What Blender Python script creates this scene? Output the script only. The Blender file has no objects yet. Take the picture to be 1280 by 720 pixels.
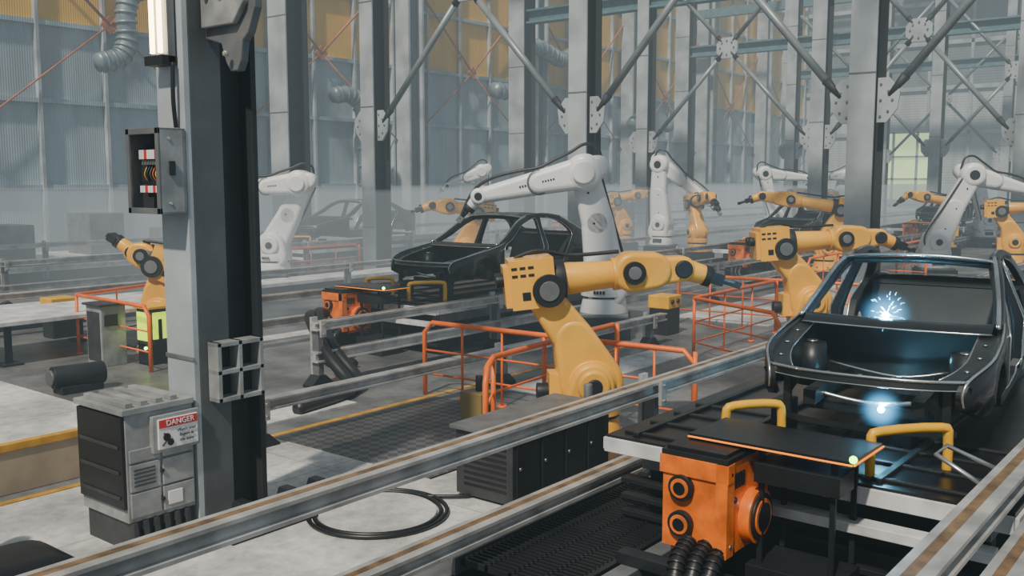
import bpy, bmesh, math, random
from mathutils import Vector, Matrix
random.seed(7)
D=bpy.data; SC=bpy.context.scene
R=math.radians
# ---------------------------------------------------------------- materials
def M(name,col,rough=.5,metal=0.,var=.2,scale=2.5,bump=0.,coat=0.,emis=None,es=0.,bscale=40):
    m=D.materials.new(name); m.use_nodes=True; nt=m.node_tree; N=nt.nodes; L=nt.links
    b=N['Principled BSDF']; b.inputs['Roughness'].default_value=rough; b.inputs['Metallic'].default_value=metal
    b.inputs['Coat Weight'].default_value=coat
    tc=N.new('ShaderNodeTexCoord'); no=N.new('ShaderNodeTexNoise'); no.inputs['Scale'].default_value=scale; no.inputs['Detail'].default_value=6
    L.new(tc.outputs['Object'],no.inputs['Vector'])
    r=N.new('ShaderNodeValToRGB'); r.color_ramp.elements[0].position=.35; r.color_ramp.elements[1].position=.62
    c=col; r.color_ramp.elements[0].color=(c[0]*(1-var),c[1]*(1-var),c[2]*(1-var),1); r.color_ramp.elements[1].color=(*c,1)
    L.new(no.outputs['Fac'],r.inputs['Fac']); L.new(r.outputs['Color'],b.inputs['Base Color'])
    mr=N.new('ShaderNodeMapRange'); mr.inputs['To Min'].default_value=min(1,rough*1.25); mr.inputs['To Max'].default_value=rough*.8
    L.new(no.outputs['Fac'],mr.inputs['Value']); L.new(mr.outputs['Result'],b.inputs['Roughness'])
    if bump:
        n2=N.new('ShaderNodeTexNoise'); n2.inputs['Scale'].default_value=bscale; L.new(tc.outputs['Object'],n2.inputs['Vector'])
        bp=N.new('ShaderNodeBump'); bp.inputs['Strength'].default_value=bump; bp.inputs['Distance'].default_value=.02
        L.new(n2.outputs['Fac'],bp.inputs['Height']); L.new(bp.outputs['Normal'],b.inputs['Normal'])
    if emis:
        b.inputs['Emission Color'].default_value=(*emis,1); b.inputs['Emission Strength'].default_value=es
    return m
YEL=M('robot_yellow',(.95,.47,.045),.36,0,.22,1.8,coat=.3)
WHT=M('robot_white',(.84,.85,.86),.35,0,.08,1.5,coat=.3)
DRK=M('dark_metal',(.025,.027,.03),.45,.4,.4)
BLK=M('black_rubber',(.008,.008,.009),.4,0,.2)
GRY=M('grey_metal',(.24,.25,.26),.45,.5,.35)
CAB=M('cabinet_grey',(.34,.35,.35),.5,.1,.4,4,.1)
CABM=M('enclosure_grey',(.15,.155,.16),.5,.1,.3,4)
CABD=M('cabinet_dark',(.04,.042,.045),.5,.1,.4,4)
STL=M('steel_bright',(.62,.62,.62),.3,.9,.3)
COLM=M('column_paint',(.50,.55,.58),.5,.1,.4,.8,.1)
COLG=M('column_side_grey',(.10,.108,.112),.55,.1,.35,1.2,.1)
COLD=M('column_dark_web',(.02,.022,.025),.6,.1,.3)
BRC=M('brace_paint',(.28,.32,.34),.4,.3,.3,1.5)
RAIL=M('rail_steel',(.58,.58,.57),.36,.3,.45,3)
RUST=M('rail_wear_brown',(.28,.17,.08),.55,.2,.6,6)
ORF=M('fence_orange',(.95,.17,.008),.4,0,.25)
ORB=M('motor_orange',(.98,.20,.004),.35,0,.45,5,coat=.3)
YBR=M('bracket_yellow',(.9,.47,.01),.4,0,.25)
CAR=M('car_black_primer',(.010,.011,.012),.32,.3,.3,2,coat=.25)
CARI=M('car_inner_panel',(.028,.032,.034),.38,.45,.4,3)
EDGE=M('car_edge_highlight_steel',(.60,.62,.63),.24,.9,.4)  # bright edge tubes imitate highlights on the black body; also fastener steel
PLT=M('platform_black',(.012,.012,.013),.3,.3,.4,2)
WED=M('platform_white_edge',(.74,.75,.76),.5,0,.4,3)
TAN=M('deck_side_tan',(.42,.34,.24),.7,0,.3,2)
YLN=M('floor_line_yellow',(.65,.33,.02),.6,0,.5,4)
DUCT=M('duct_galvanised',(.28,.35,.38),.4,.4,.3)
RSTC=M('brace_rust_orange',(.55,.17,.05),.6,.1,.4)
BLUE=M('beam_bluegreen',(.12,.23,.26),.6,.1,.3)
RED=M('sign_red',(.6,.02,.02),.5,0,.05)
SGW=M('sign_white',(.8,.8,.8),.5,0,.08)
SGB=M('sign_black',(.01,.01,.01),.5,0,.0)
TUBE=M('lamp_tube',(1,.9,.7),.5,0,0,emis=(1,.80,.45),es=16)
LEDG=M('led_green',(.3,1,.1),.5,0,0,emis=(.35,1,.1),es=12)
LEDO=M('led_orange',(1,.3,.02),.5,0,0,emis=(1,.25,.02),es=1.3)
WELDREF=M('weld_arc_and_reflection',(.4,.8,1),.5,0,0,emis=(.3,.8,1),es=110)
SPK=M('spark_streak',(.5,.8,1),.5,0,0,emis=(.25,.65,1),es=8)
GRN=M('screen_green',(.5,.8,.05),.5,0,0,emis=(.62,.85,.03),es=1.9)
LWIN=M('window_glow_green',(.6,.8,.4),.5,0,.3,.4,emis=(.66,.9,.38),es=2.2)

def floor_mat(name,c1,c2,rough,sc=(1.5,3),mort=.4):
    m=M(name,c1,rough,0,.3,1.1); nt=m.node_tree; N=nt.nodes; L=nt.links; b=N['Principled BSDF']
    tc=[n for n in N if n.type=='TEX_COORD'][0]; ramp=[n for n in N if n.type=='VALTORGB'][0]
    ramp.color_ramp.elements[0].color=(*c2,1)
    br=N.new('ShaderNodeTexBrick'); br.inputs['Scale'].default_value=1; br.inputs['Brick Width'].default_value=sc[0]; br.inputs['Row Height'].default_value=sc[1]
    br.inputs['Mortar Size'].default_value=.006; br.offset=0; br.inputs['Color1'].default_value=(1,1,1,1); br.inputs['Color2'].default_value=(.88,.88,.88,1); br.inputs['Mortar'].default_value=(mort,mort,mort,1)
    L.new(tc.outputs['Object'],br.inputs['Vector'])
    mx=N.new('ShaderNodeMix'); mx.data_type='RGBA'; mx.blend_type='MULTIPLY'; mx.inputs['Factor'].default_value=1
    L.new(ramp.outputs['Color'],mx.inputs[6]); L.new(br.outputs['Color'],mx.inputs[7])
    n3=N.new('ShaderNodeTexNoise'); n3.inputs['Scale'].default_value=7; n3.inputs['Detail'].default_value=8; n3.inputs['Roughness'].default_value=.7; L.new(tc.outputs['Object'],n3.inputs['Vector'])
    r3=N.new('ShaderNodeMapRange'); r3.inputs['From Min'].default_value=.35; r3.inputs['From Max'].default_value=.6; r3.inputs['To Min'].default_value=.68; r3.inputs['To Max'].default_value=1; L.new(n3.outputs['Fac'],r3.inputs['Value'])
    m2=N.new('ShaderNodeMix'); m2.data_type='RGBA'; m2.blend_type='MULTIPLY'; m2.inputs['Factor'].default_value=1; L.new(mx.outputs[2],m2.inputs[6]); L.new(r3.outputs['Result'],m2.inputs[7]); L.new(m2.outputs[2],b.inputs['Base Color'])
    return m
FLR=floor_mat('floor_concrete_dark',(.21,.212,.215),(.09,.092,.095),.36,(3,3))
FLL=floor_mat('floor_concrete_light',(.80,.79,.77),(.44,.44,.43),.55,(3.4,2.7))
def plate_mat():
    m=M('diamond_plate',(.19,.195,.20),.4,.5,.3,2); nt=m.node_tree;N=nt.nodes;L=nt.links;b=N['Principled BSDF']
    tc=[n for n in N if n.type=='TEX_COORD'][0]
    ck=N.new('ShaderNodeTexChecker'); ck.inputs['Scale'].default_value=9
    mp=N.new('ShaderNodeMapping'); mp.inputs['Rotation'].default_value=(0,0,R(45)); L.new(tc.outputs['Object'],mp.inputs['Vector']); L.new(mp.outputs['Vector'],ck.inputs['Vector'])
    bp=N.new('ShaderNodeBump'); bp.inputs['Strength'].default_value=.9; bp.inputs['Distance'].default_value=.02; L.new(ck.outputs['Fac'],bp.inputs['Height']); L.new(bp.outputs['Normal'],b.inputs['Normal'])
    ramp=[n for n in N if n.type=='VALTORGB'][0]
    mx=N.new('ShaderNodeMix'); mx.data_type='RGBA'; mx.blend_type='MULTIPLY'; mx.inputs['Factor'].default_value=1
    ck.inputs['Color1'].default_value=(1,1,1,1); ck.inputs['Color2'].default_value=(.5,.5,.5,1)
    L.new(ramp.outputs['Color'],mx.inputs[6]); L.new(ck.outputs['Color'],mx.inputs[7]); L.new(mx.outputs[2],b.inputs['Base Color'])
    return m
DIA=plate_mat()
def wall_mat(name,c,dirax='X',freq=3,strength=.25,dark=.3):
    m=M(name,c,.6,.0,dark,.25); nt=m.node_tree;N=nt.nodes;L=nt.links;b=N['Principled BSDF']
    tc=[n for n in N if n.type=='TEX_COORD'][0]; no=[n for n in N if n.type=='TEX_NOISE'][0]
    mp=N.new('ShaderNodeMapping'); mp.inputs['Scale'].default_value=(1.4,1.4,.25); L.new(tc.outputs['Object'],mp.inputs['Vector']); L.new(mp.outputs['Vector'],no.inputs['Vector']); no.inputs['Scale'].default_value=.7
    wv=N.new('ShaderNodeTexWave'); wv.wave_type='BANDS'; wv.bands_direction=dirax; wv.inputs['Scale'].default_value=freq; L.new(tc.outputs['Object'],wv.inputs['Vector'])
    bp=N.new('ShaderNodeBump'); bp.inputs['Strength'].default_value=strength; bp.inputs['Distance'].default_value=.04; L.new(wv.outputs['Fac'],bp.inputs['Height']); L.new(bp.outputs['Normal'],b.inputs['Normal'])
    ramp=[n for n in N if n.type=='VALTORGB'][0]
    mx=N.new('ShaderNodeMix'); mx.data_type='RGBA'; mx.blend_type='MULTIPLY'; mx.inputs['Factor'].default_value=.15
    L.new(ramp.outputs['Color'],mx.inputs[6]); L.new(wv.outputs['Color'],mx.inputs[7]); L.new(mx.outputs[2],b.inputs['Base Color'])
    return m
WLO=wall_mat('wall_corrugated_bluegrey',(.44,.55,.61))
WUP=wall_mat('wall_corrugated_ochre',(1.0,.56,.04),dark=.2)
WEN=wall_mat('wall_end_grey',(.19,.22,.24),'Z',1.2)
WEL=wall_mat('wall_end_light',(.54,.60,.62),'Z',1.2)

# ---------------------------------------------------------------- mesh builder
class MB:
    def __init__(s): s.v=[]; s.f=[]; s.m=[]; s.sm=[]; s.mats=[]
    def mi(s,m):
        if m not in s.mats: s.mats.append(m)
        return s.mats.index(m)
    def add(s,V,F,m,smooth=False):
        o=len(s.v); s.v+= [tuple(p) for p in V]; k=s.mi(m)
        for f in F: s.f.append([i+o for i in f]); s.m.append(k); s.sm.append(smooth)
    def box(s,c,z,m,rot=None):
        V=[]
        for x in(-.5,.5):
            for y in(-.5,.5):
                for w in(-.5,.5):
                    p=Vector((x*z[0],y*z[1],w*z[2]))
                    if rot is not None: p=rot@p
                    V.append(p+Vector(c))
        s.add(V,[(0,1,3,2),(4,6,7,5),(0,4,5,1),(2,3,7,6),(0,2,6,4),(1,5,7,3)],m)
    def bx(s,x0,x1,y0,y1,z0,z1,m): s.box(((x0+x1)/2,(y0+y1)/2,(z0+z1)/2),(abs(x1-x0),abs(y1-y0),abs(z1-z0)),m)
    def cyl(s,a,b,r,m,r1=None,n=24):
        a=Vector(a); b=Vector(b); r1=r if r1 is None else r1; d=(b-a).normalized()
        u=d.orthogonal().normalized(); w=d.cross(u); V=[]
        for p,q in((a,r),(b,r1)):
            for i in range(n):
                t=2*math.pi*i/n; V.append(p+u*math.cos(t)*q+w*math.sin(t)*q)
        s.add(V,[(i,(i+1)%n,n+(i+1)%n,n+i) for i in range(n)],m,True)
        o=len(s.v)-2*n; k=s.mi(m)
        s.f.append([o+i for i in range(n)][::-1]); s.m.append(k); s.sm.append(False)
        s.f.append([o+n+i for i in range(n)]); s.m.append(k); s.sm.append(False)
    def tube(s,pts,r,m,n=8,sub=0):
        P=[Vector(p) for p in pts]
        if sub: P=cat(P,sub)
        u=None; V=[]
        for i,p in enumerate(P):
            d=(P[min(i+1,len(P)-1)]-P[max(i-1,0)]).normalized()
            if u is None: u=d.orthogonal().normalized()
            u=(u-d*u.dot(d)).normalized(); w=d.cross(u)
            for j in range(n):
                t=2*math.pi*j/n; V.append(p+u*math.cos(t)*r+w*math.sin(t)*r)
        F=[]
        for i in range(len(P)-1):
            for j in range(n): F.append((i*n+j,i*n+(j+1)%n,(i+1)*n+(j+1)%n,(i+1)*n+j))
        s.add(V,F+[tuple(range(n))[::-1],tuple((len(P)-1)*n+j for j in range(n))],m,True)
    def layers(s,rings,m,smooth=True):
        n=len(rings[0]); V=[p for r in rings for p in r]; F=[]
        for i in range(len(rings)-1):
            for j in range(n): F.append((i*n+j,i*n+(j+1)%n,(i+1)*n+(j+1)%n,(i+1)*n+j))
        s.add(V,F,m,smooth); o=len(s.v)-len(V); k=s.mi(m)
        s.f.append([o+j for j in range(n)][::-1]); s.m.append(k); s.sm.append(False)
        s.f.append([o+(len(rings)-1)*n+j for j in range(n)]); s.m.append(k); s.sm.append(False)
    def hull(s,p0,r0,p1,r1,y0,y1,c,m,n=28):
        def outline(ins):
            a=Vector((p0[0],p0[1])); b=Vector((p1[0],p1[1])); d=(b-a).length; A=max(r0-ins,.005); B=max(r1-ins,.005)
            th=math.atan2(b.y-a.y,b.x-a.x); ph=math.acos(max(-1,min(1,(A-B)/d))); o=[]
            for i in range(n//2): t=th-ph+2*ph*i/(n//2-1); o.append((b.x+B*math.cos(t),b.y+B*math.sin(t)))
            for i in range(n//2): t=th+ph+(2*math.pi-2*ph)*i/(n//2-1); o.append((a.x+A*math.cos(t),a.y+A*math.sin(t)))
            return o
        rings=[]
        for y,ins in((y0,c),(y0+.12*c,.55*c),(y0+.45*c,.15*c),(y0+c,0),(y1-c,0),(y1-.45*c,.15*c),(y1-.12*c,.55*c),(y1,c)):
            rings.append([(x,y,z) for x,z in outline(ins)])
        s.layers(rings,m)
    def disc(s,p,r,y0,y1,c,m): s.hull(p,r,(p[0]+.001,p[1]),r,y0,y1,c,m,32)
    def sph(s,c,r,m,n=16,sc=(1,1,1)):
        V=[];F=[]
        for i in range(n//2+1):
            ph=math.pi*i/(n//2)
            for j in range(n):
                t=2*math.pi*j/n; V.append((c[0]+r*sc[0]*math.sin(ph)*math.cos(t),c[1]+r*sc[1]*math.sin(ph)*math.sin(t),c[2]+r*sc[2]*math.cos(ph)))
        for i in range(n//2):
            for j in range(n): F.append((i*n+j,(i+1)*n+j,(i+1)*n+(j+1)%n,i*n+(j+1)%n))
        s.add(V,F,m,True)
    def prism(s,poly,ax,a,b,m):
        def P(p,q): return {'x':(q,p[0],p[1]),'y':(p[0],q,p[1]),'z':(p[0],p[1],q)}[ax]
        n=len(poly); V=[P(p,a) for p in poly]+[P(p,b) for p in poly]
        s.add(V,[(i,(i+1)%n,n+(i+1)%n,n+i) for i in range(n)]+[tuple(range(n))[::-1],tuple(range(n,2*n))],m)
    def grid(s,fn,nu,nv,m,smooth=True):
        V=[fn(i/nu,j/nv) for i in range(nu+1) for j in range(nv+1)]
        s.add(V,[(i*(nv+1)+j,(i+1)*(nv+1)+j,(i+1)*(nv+1)+j+1,i*(nv+1)+j+1) for i in range(nu) for j in range(nv)],m,smooth)
    def mesh(s,name):
        me=D.meshes.new(name); me.from_pydata(s.v,[],s.f)
        for m in s.mats: me.materials.append(m)
        for p,k,sm in zip(me.polygons,s.m,s.sm): p.material_index=k; p.use_smooth=sm
        bm=bmesh.new(); bm.from_mesh(me); bmesh.ops.recalc_face_normals(bm,faces=bm.faces); bm.to_mesh(me); bm.free(); me.update()
        return me
    def done(s,name,loc=(0,0,0),yaw=0,bevel=.01,parent=None,seg=2):
        return put(name,s.mesh(name),loc,yaw,bevel,parent,seg)
def put(name,me,loc=(0,0,0),yaw=0,bevel=.01,parent=None,seg=2,scale=1):
    o=D.objects.new(name,me); SC.collection.objects.link(o); o.location=loc; o.rotation_euler=(0,0,R(yaw)); o.scale=(scale,)*3
    if bevel:
        b=o.modifiers.new('bevel','BEVEL'); b.width=bevel; b.segments=seg; b.limit_method='ANGLE'; b.angle_limit=R(42)
    if parent: o.parent=parent
    return o
def cat(P,k):
    out=[]
    for i in range(len(P)-1):
        a=P[max(i-1,0)];b=P[i];c=P[i+1];d=P[min(i+2,len(P)-1)]
        for j in range(k):
            t=j/k; out.append(.5*((2*b)+(c-a)*t+(2*a-5*b+4*c-d)*t*t+(3*b-a-3*c+d)*t**3))
    out.append(P[-1]); return out
def text(parent,body,size,loc,rot,mat,name='label_text'):
    c=D.curves.new(name,'FONT'); c.body=body; c.size=size; c.extrude=.002; c.align_x='CENTER'; c.align_y='CENTER'; c.materials.append(mat)
    o=D.objects.new(name,c); SC.collection.objects.link(o); o.location=loc; o.rotation_euler=rot; o.parent=parent; return o

# ---------------------------------------------------------------- shell
mb=MB(); mb.bx(-26,105,-12,42,-.3,0,FLR); mb.done('floor',bevel=0)
mb=MB(); mb.bx(-26,105.5,42,42.3,0,9.9,WLO); mb.bx(-26,105.5,42,42.3,9.9,26,WUP)
for z in (2.9,6.6,9.9,13.4,17,20.5):
    mb.bx(-26,105,41.8,42,z-.1,z+.1,WLO)
for i in range(44):
    x=-25+i*3.0; mb.bx(x-.07,x+.07,41.72,41.98,0,26,COLM)
mb.done('wall_back',bevel=0)
mb=MB(); mb.bx(105,105.3,-12,42,0,12.5,WEL); mb.bx(105,105.3,-12,42,12.5,26,WEN)
for i in range(14): y=-11+i*4; mb.bx(104.7,105,y-.15,y+.15,0,26,COLM)
for z in (8,12.5,17,21): mb.bx(104.7,105,-12,42,z-.2,z+.2,COLM)
mb.done('wall_end',bevel=0)
# unseen roof added to shape sunlight: gaps for patches, open strip for back wall
mb=MB()
sun_gaps=[(-19.2,-7.8),(-5.8,1.8),(3.4,10),(11.5,19.6),(21.6,28.6),(31,38.5),(41,48.5),(51,58.5),(61,68.5),(71,78.5),(81,88.5),(91,98.5)]
xs=[-26]+[v for s in sun_gaps for v in s]+[105]
for i in range(0,len(xs),2): mb.bx(xs[i],xs[i+1],-12,31,26,26.3,COLG)
for y in (-11.5,3.5,18.5,30.7): mb.bx(-26,105,y,y+.3,25.5,26,BLUE)
for x in (-20,0,20.5,41,61,81,100): mb.bx(x,x+.3,31,42.2,25.6,26,BLUE)
mb.done('sun_shaping_ceiling',bevel=0)
mb=MB(); mb.bx(104.6,104.75,27.6,34.6,1.2,8.0,LWIN)
for y in (27.5,29.8,32.2,34.6): mb.bx(104.4,104.7,y-.12,y+.12,1,8.2,COLM)
for z in (1.1,3.3,5.6,8.1): mb.bx(104.4,104.7,27.4,34.7,z-.1,z+.1,COLM)
mb.done('window_1',bevel=0)
mb=MB()
for x in (-1.5,10.8,23.2,35.4,48,60.5,73,85.5,98):
    for sx in (-1,1):
        mb.tube([(x,41.6,10.1),(x+sx*6.2,41.6,15.8)],.07,RSTC,6); mb.tube([(x,41.6,10.1),(x+sx*6.2,41.6,5.2)],.045,RSTC,6)
    mb.box((x,41.6,10.1),(.6,.08,.6),RSTC,Matrix.Rotation(R(45),3,'Y'))
mb.done('wall_cable_bracing',bevel=0)
def wallcol(x):
    mb=MB(); mb.bx(x-.65,x-.5,40.6,41.7,0,25.5,COLM); mb.bx(x+.5,x+.65,40.6,41.7,0,25.5,COLM); mb.bx(x-.5,x+.5,41,41.15,0,25.5,COLG)
    mb.done('wall_column',bevel=0)
for x in (29.3,41.8,54.3,66.8,79.3,91.8): wallcol(x)
def duct(pts,r=.42):
    mb=MB(); mb.tube(pts,r,DUCT,14,6)
    P=cat([Vector(p) for p in pts],6)
    for i in range(2,len(P)-1,2):
        d=(P[i+1]-P[i]).normalized()*.06; mb.cyl(P[i]-d,P[i]+d,r+.06,DUCT,n=14)
    mb.done('ventilation_duct',bevel=0)
duct([(25.6,40.9,16),(25.2,40.9,12.2),(24.0,40.9,11.6),(23.6,40.9,10.6),(23.6,40.9,9.4),(23.2,40.9,8.6),(22.2,40.9,8.3)])
duct([(58.5,40.3,5),(58.5,40.3,8),(58.3,40.3,11),(57.4,40.3,12),(56,40.3,11.6),(55,40.3,11.8),(53.2,40.3,12.2),(51.8,40.3,11.5),(51.6,40.3,9.6),(50.4,40.3,9),(48.6,40.3,9)],.5)
duct([(35.6,40.9,7.8),(36.8,40.9,7.9),(37.6,40.9,7.2),(37.9,40.9,5),(38,40.9,2),(38,40.9,.2)],.42)
duct([(65,40,7.5),(66.5,40,8),(67.7,40,7),(67.9,40,4),(67.9,40,.2)],.45)
duct([(70.5,40,7.5),(72,40,8),(73.1,40,7),(73.2,40,4),(73.2,40,.2)],.45)
# ---------------------------------------------------------------- columns with gussets
def column(x,y,fl=.6,dep=.77,top=25.4,gus=(),gz=5.0,near=False):
    mb=MB(); h=dep/2
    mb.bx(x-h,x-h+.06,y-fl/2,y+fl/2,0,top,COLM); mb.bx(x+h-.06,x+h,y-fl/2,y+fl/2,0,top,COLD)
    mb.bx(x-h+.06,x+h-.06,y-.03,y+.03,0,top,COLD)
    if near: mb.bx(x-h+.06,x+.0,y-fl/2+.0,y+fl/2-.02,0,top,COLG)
    pad=.0 if near else .15
    mb.bx(x-h-pad,x+h+.15,y-fl/2-pad,y+fl/2+pad,0,.05,DRK)
    if not near:
        for sx in(-1,1):
            for sy in(-1,1):
                mb.cyl((x+sx*(h+.08),y+sy*(fl/2+.08),.05),(x+sx*(h+.08),y+sy*(fl/2+.08),.11),.03,GRY,n=6)
    for k in (1.6,5.6,9,12.5): mb.bx(x-h-.012,x-h,y-fl/2-.01,y+fl/2+.01,k,k+.04,GRY)
    for sg in gus:
        e=y+sg*fl/2
        pts=[(e,gz-.5),(e+sg*.22,gz-.5),(e+sg*.45,gz-.2),(e+sg*.5,gz+.2),(e+sg*.25,gz+.5),(e,gz+.5)]
        mb.prism(pts,'x',x-.2,x-.14,COLM)
        for (py,pz) in ((.08,-.36),(.08,0),(.08,.36),(.25,.2),(.34,0),(.25,-.25)):
            mb.cyl((x-.23,e+sg*py,gz+pz),(x-.2,e+sg*py,gz+pz),.03,GRY,n=8)
    return mb.done('steel_column',bevel=.006)
rows=(-.1,7.64,15.5,24.0)
for X in (22.7,40.3,57.9,75.5):
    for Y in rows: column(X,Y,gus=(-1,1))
    column(X,28.5 if X==22.7 else 31.5,1.0,1.0)
    mb=MB()
    for a,b in zip(rows,rows[1:]):
        c=(a+b)/2
        for (p,q) in (((a+.55),c),((b-.55),c)):
            P=Vector((X-.17,p,5.1)); Q=Vector((X-.17,c,9.05)); d=(Q-P).normalized()
            mb.tube([P+d*.5,Q-d*.6],.10,BRC,10); mb.cyl(P,P+d*.55,.05,COLD,.12,n=10); mb.cyl(Q-d*.7,Q-d*.1,.12,COLD,.05,n=10)
            P2=Vector((X-.17,(a+.4) if p<c else (b-.4),13.1)); d2=(P2-Q).normalized(); mb.tube([Q+d2*.6,P2],.10,BRC,10); mb.cyl(Q+d2*.2,Q+d2*.7,.05,COLD,.12,n=10)
        mb.prism([(c-.5,8.85),(c-.25,8.6),(c+.25,8.6),(c+.5,8.85),(c+.5,9.25),(c+.25,9.5),(c-.25,9.5),(c-.5,9.25)],'x',X-.24,X-.14,COLM)
        for t in range(8): mb.cyl((X-.28,c+.33*math.cos(t*.785),9.05+.3*math.sin(t*.785)),(X-.24,c+.33*math.cos(t*.785),9.05+.3*math.sin(t*.785)),.04,GRY,n=6)
    mb.done('cross_bracing',bevel=0)
    if X>30:
        mb=MB(); mb.bx(X-.3,X+.3,-4,31,11.2,11.3,BLUE); mb.bx(X-.05,X+.05,-4,31,11.3,11.8,BLUE); mb.bx(X-.3,X+.3,-4,31,11.8,11.9,BLUE)
        mb.bx(X-.3,X+.3,-4,41.6,16.8,17.5,BLUE); mb.done('roof_girder',bevel=0)
# near column
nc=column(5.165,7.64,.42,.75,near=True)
mb=MB() # hanging brace clevis on the near column
mb.prism([(7.425,5.6),(6.72,5.6),(6.72,4.62),(6.82,4.42),(6.90,4.36),(6.93,4.2),(6.98,4.12),(7.08,4.12),(7.14,4.2),(7.2,4.36),(7.425,4.42)],'x',5.02,5.10,CABM)
mb.prism([(7.40,5.6),(6.80,5.6),(6.80,4.66),(6.95,4.5),(7.40,4.5)],'x',4.96,5.02,CAB)
for (a,b) in ((6.9,4.75),(7.1,4.75),(7.3,4.75),(6.9,5.05),(7.3,5.05),(7.04,4.26)): mb.cyl((4.93,a,b),(4.97,a,b),.03,STL,n=8)
mb.done('brace_clevis_plate',bevel=.015)
mb=MB() # square hole bracket
for a in (4.95,5.17,5.40): mb.bx(a-.02,a+.02,7.27,7.425,1.22,1.76,CAB)
for a in (1.24,1.49,1.74): mb.bx(4.93,5.42,7.27,7.425,a-.02,a+.02,CAB)
mb.bx(4.94,5.41,7.41,7.425,1.22,1.76,BLK)
mb.done('box_section_bracket',bevel=.004)
mb=MB() # feet brackets at column base
for x in (5.0,5.5,5.85): mb.prism([(x-.16,0),(x+.16,0),(x+.16,.06),(x+.05,.35),(x-.05,.35),(x-.16,.06)],'y',7.0,7.15,DRK)
mb.bx(4.8,6.0,6.95,7.2,.0,.05,DRK); mb.done('column_foot_bracket',bevel=.01)
# lamp tube
mb=MB(); mb.bx(4.70,4.77,7.50,7.78,4.2,6.4,GRY)
for y in (7.57,7.69): mb.cyl((4.67,y,4.28),(4.67,y,6.3),.022,TUBE,n=12)
mb.bx(4.64,4.78,7.50,7.78,4.18,4.26,DRK); mb.bx(4.64,4.78,7.50,7.78,6.3,6.4,DRK)
mb.tube([(4.74,7.5,4.2),(4.73,7.5,3.9),(4.76,7.52,3.65)],.02,BLK,8,6)
lamp=mb.done('fluorescent_lamp',bevel=.004)
# electrical box
mb=MB(); x0,x1,y0,y1,z0,z1=4.54,4.78,7.42,7.93,2.91,3.64
mb.bx(x1-.03,x1,y0,y1,z0,z1,CABD); mb.bx(x0,x1,y0,y0+.02,z0,z1,CAB); mb.bx(x0,x1,y1-.02,y1,z0,z1,CABM); mb.bx(x0,x1,y0,y1,z0,z0+.02,CABM); mb.bx(x0,x1,y0,y1,z1-.02,z1,CABM)
for a,b,c,d in((y0,y1,z1-.05,z1),(y0,y1,z0,z0+.05),(y0,y0+.05,z0,z1),(y1-.05,y1,z0,z1)): mb.bx(x0-.02,x0,a,b,c,d,CABM)
mb.bx(4.68,4.74,7.49,7.87,3.05,3.5,BLK)
for k in range(9): mb.bx(4.60,4.75,7.50+k*.041,7.535+k*.041,3.38,3.46,SGW if k%4!=2 else RED); mb.bx(4.62,4.75,7.50+k*.041,7.53+k*.041,3.33,3.37,CABM)
for k in range(9): mb.bx(4.60,4.75,7.50+k*.041,7.535+k*.041,3.09,3.15,SGW if k%3 else RED); mb.bx(4.62,4.75,7.50+k*.041,7.53+k*.041,3.16,3.19,DRK)
for k in range(8): mb.tube([(4.66,7.52+k*.045,3.19),(4.63,7.53+k*.043,3.25),(4.66,7.52+k*.045,3.32)],.005,(ORF,CABM,LEDG if k==2 else BLK,YBR)[k%4],6,4)
mb.box((4.64,y0-.012,3.3),(.05,.02,.12),BLK)
for z in (3.0,3.55): mb.cyl((4.62,y0-.01,z),(4.62,y0+.01,z),.015,STL,n=8)
mb.done('electrical_box',bevel=.006)
# cabinet
mb=MB(); X0,X1,Y0,Y1=4.12,4.76,7.44,8.20
mb.bx(X0+.04,X1,Y0+.02,Y1,0,.3,CABD)
for k in range(6): mb.prism([(X0+.02+k*.1,.02),(X0+.08+k*.1,.02),(X0+.06+k*.1,.3),(X0+.02+k*.1,.3)],'y',Y0-.04,Y0+.02,CABD)
mb.bx(X0,X1,Y0,Y1,.3,1.24,CAB)
mb.bx(X0-.03,X0,Y0+.01,Y1-.01,.42,1.22,BLK)
mb.bx(X0-.04,X1+.0,Y0-.03,Y1+.02,1.24,1.29,CAB)
for k in range(4): mb.bx(X0+.02+k*.14,X0+.09+k*.14,Y0+.02,Y1-.05,1.29,1.33,CAB)
for a,b in((.34,.55),(.57,.80),(.82,.93)):
    mb.bx(X0+.02,X0+.3,Y0-.02,Y0,a,b,CAB); mb.bx(X0+.32,X1-.02,Y0-.025,Y0,a,b,CAB)
for k in range(5): mb.bx(X0+.05,X0+.25,Y0-.028,Y0-.018,.61+k*.034,.625+k*.034,CABD)
mb.bx(X0+.36,X0+.5,Y0-.032,Y0-.02,.38,.5,SGW)
for z in (.45,.7,.9): mb.cyl((X0+.31,Y0-.04,z),(X0+.31,Y0-.01,z),.02,DRK,n=8)
for k in range(3): mb.bx(X0-.042,X0-.028,Y0+.06,Y1-.06,.5+k*.22,.53+k*.22,CABD)
cab=mb.done('control_cabinet',bevel=.01)
mb=MB(); mb.bx(4.38,4.76,7.36,7.38,.90,1.16,SGW); mb.bx(4.385,4.755,7.354,7.362,1.085,1.155,RED)
mb.bx(4.34,4.79,7.38,7.44,.87,1.19,CAB)
mb.cyl((4.455,7.352,1.0),(4.455,7.36,1.0),.035,SGB,n=16); mb.cyl((4.49,7.352,.95),(4.49,7.36,.95),.03,SGB,n=16)
mb.tube([(4.41,7.354,.93),(4.45,7.354,.97),(4.43,7.354,1.04)],.008,SGB,6)
sg=mb.done('danger_sign',bevel=.002)
text(sg,'DANGER',.068,(4.585,7.350,1.12),(R(90),0,0),SGW)
for i,t in enumerate(('Watch your','fingers in','this zone')): text(sg,t,.038,(4.645,7.353,1.04-i*.045),(R(90),0,0),SGB,'sign_text')

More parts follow.
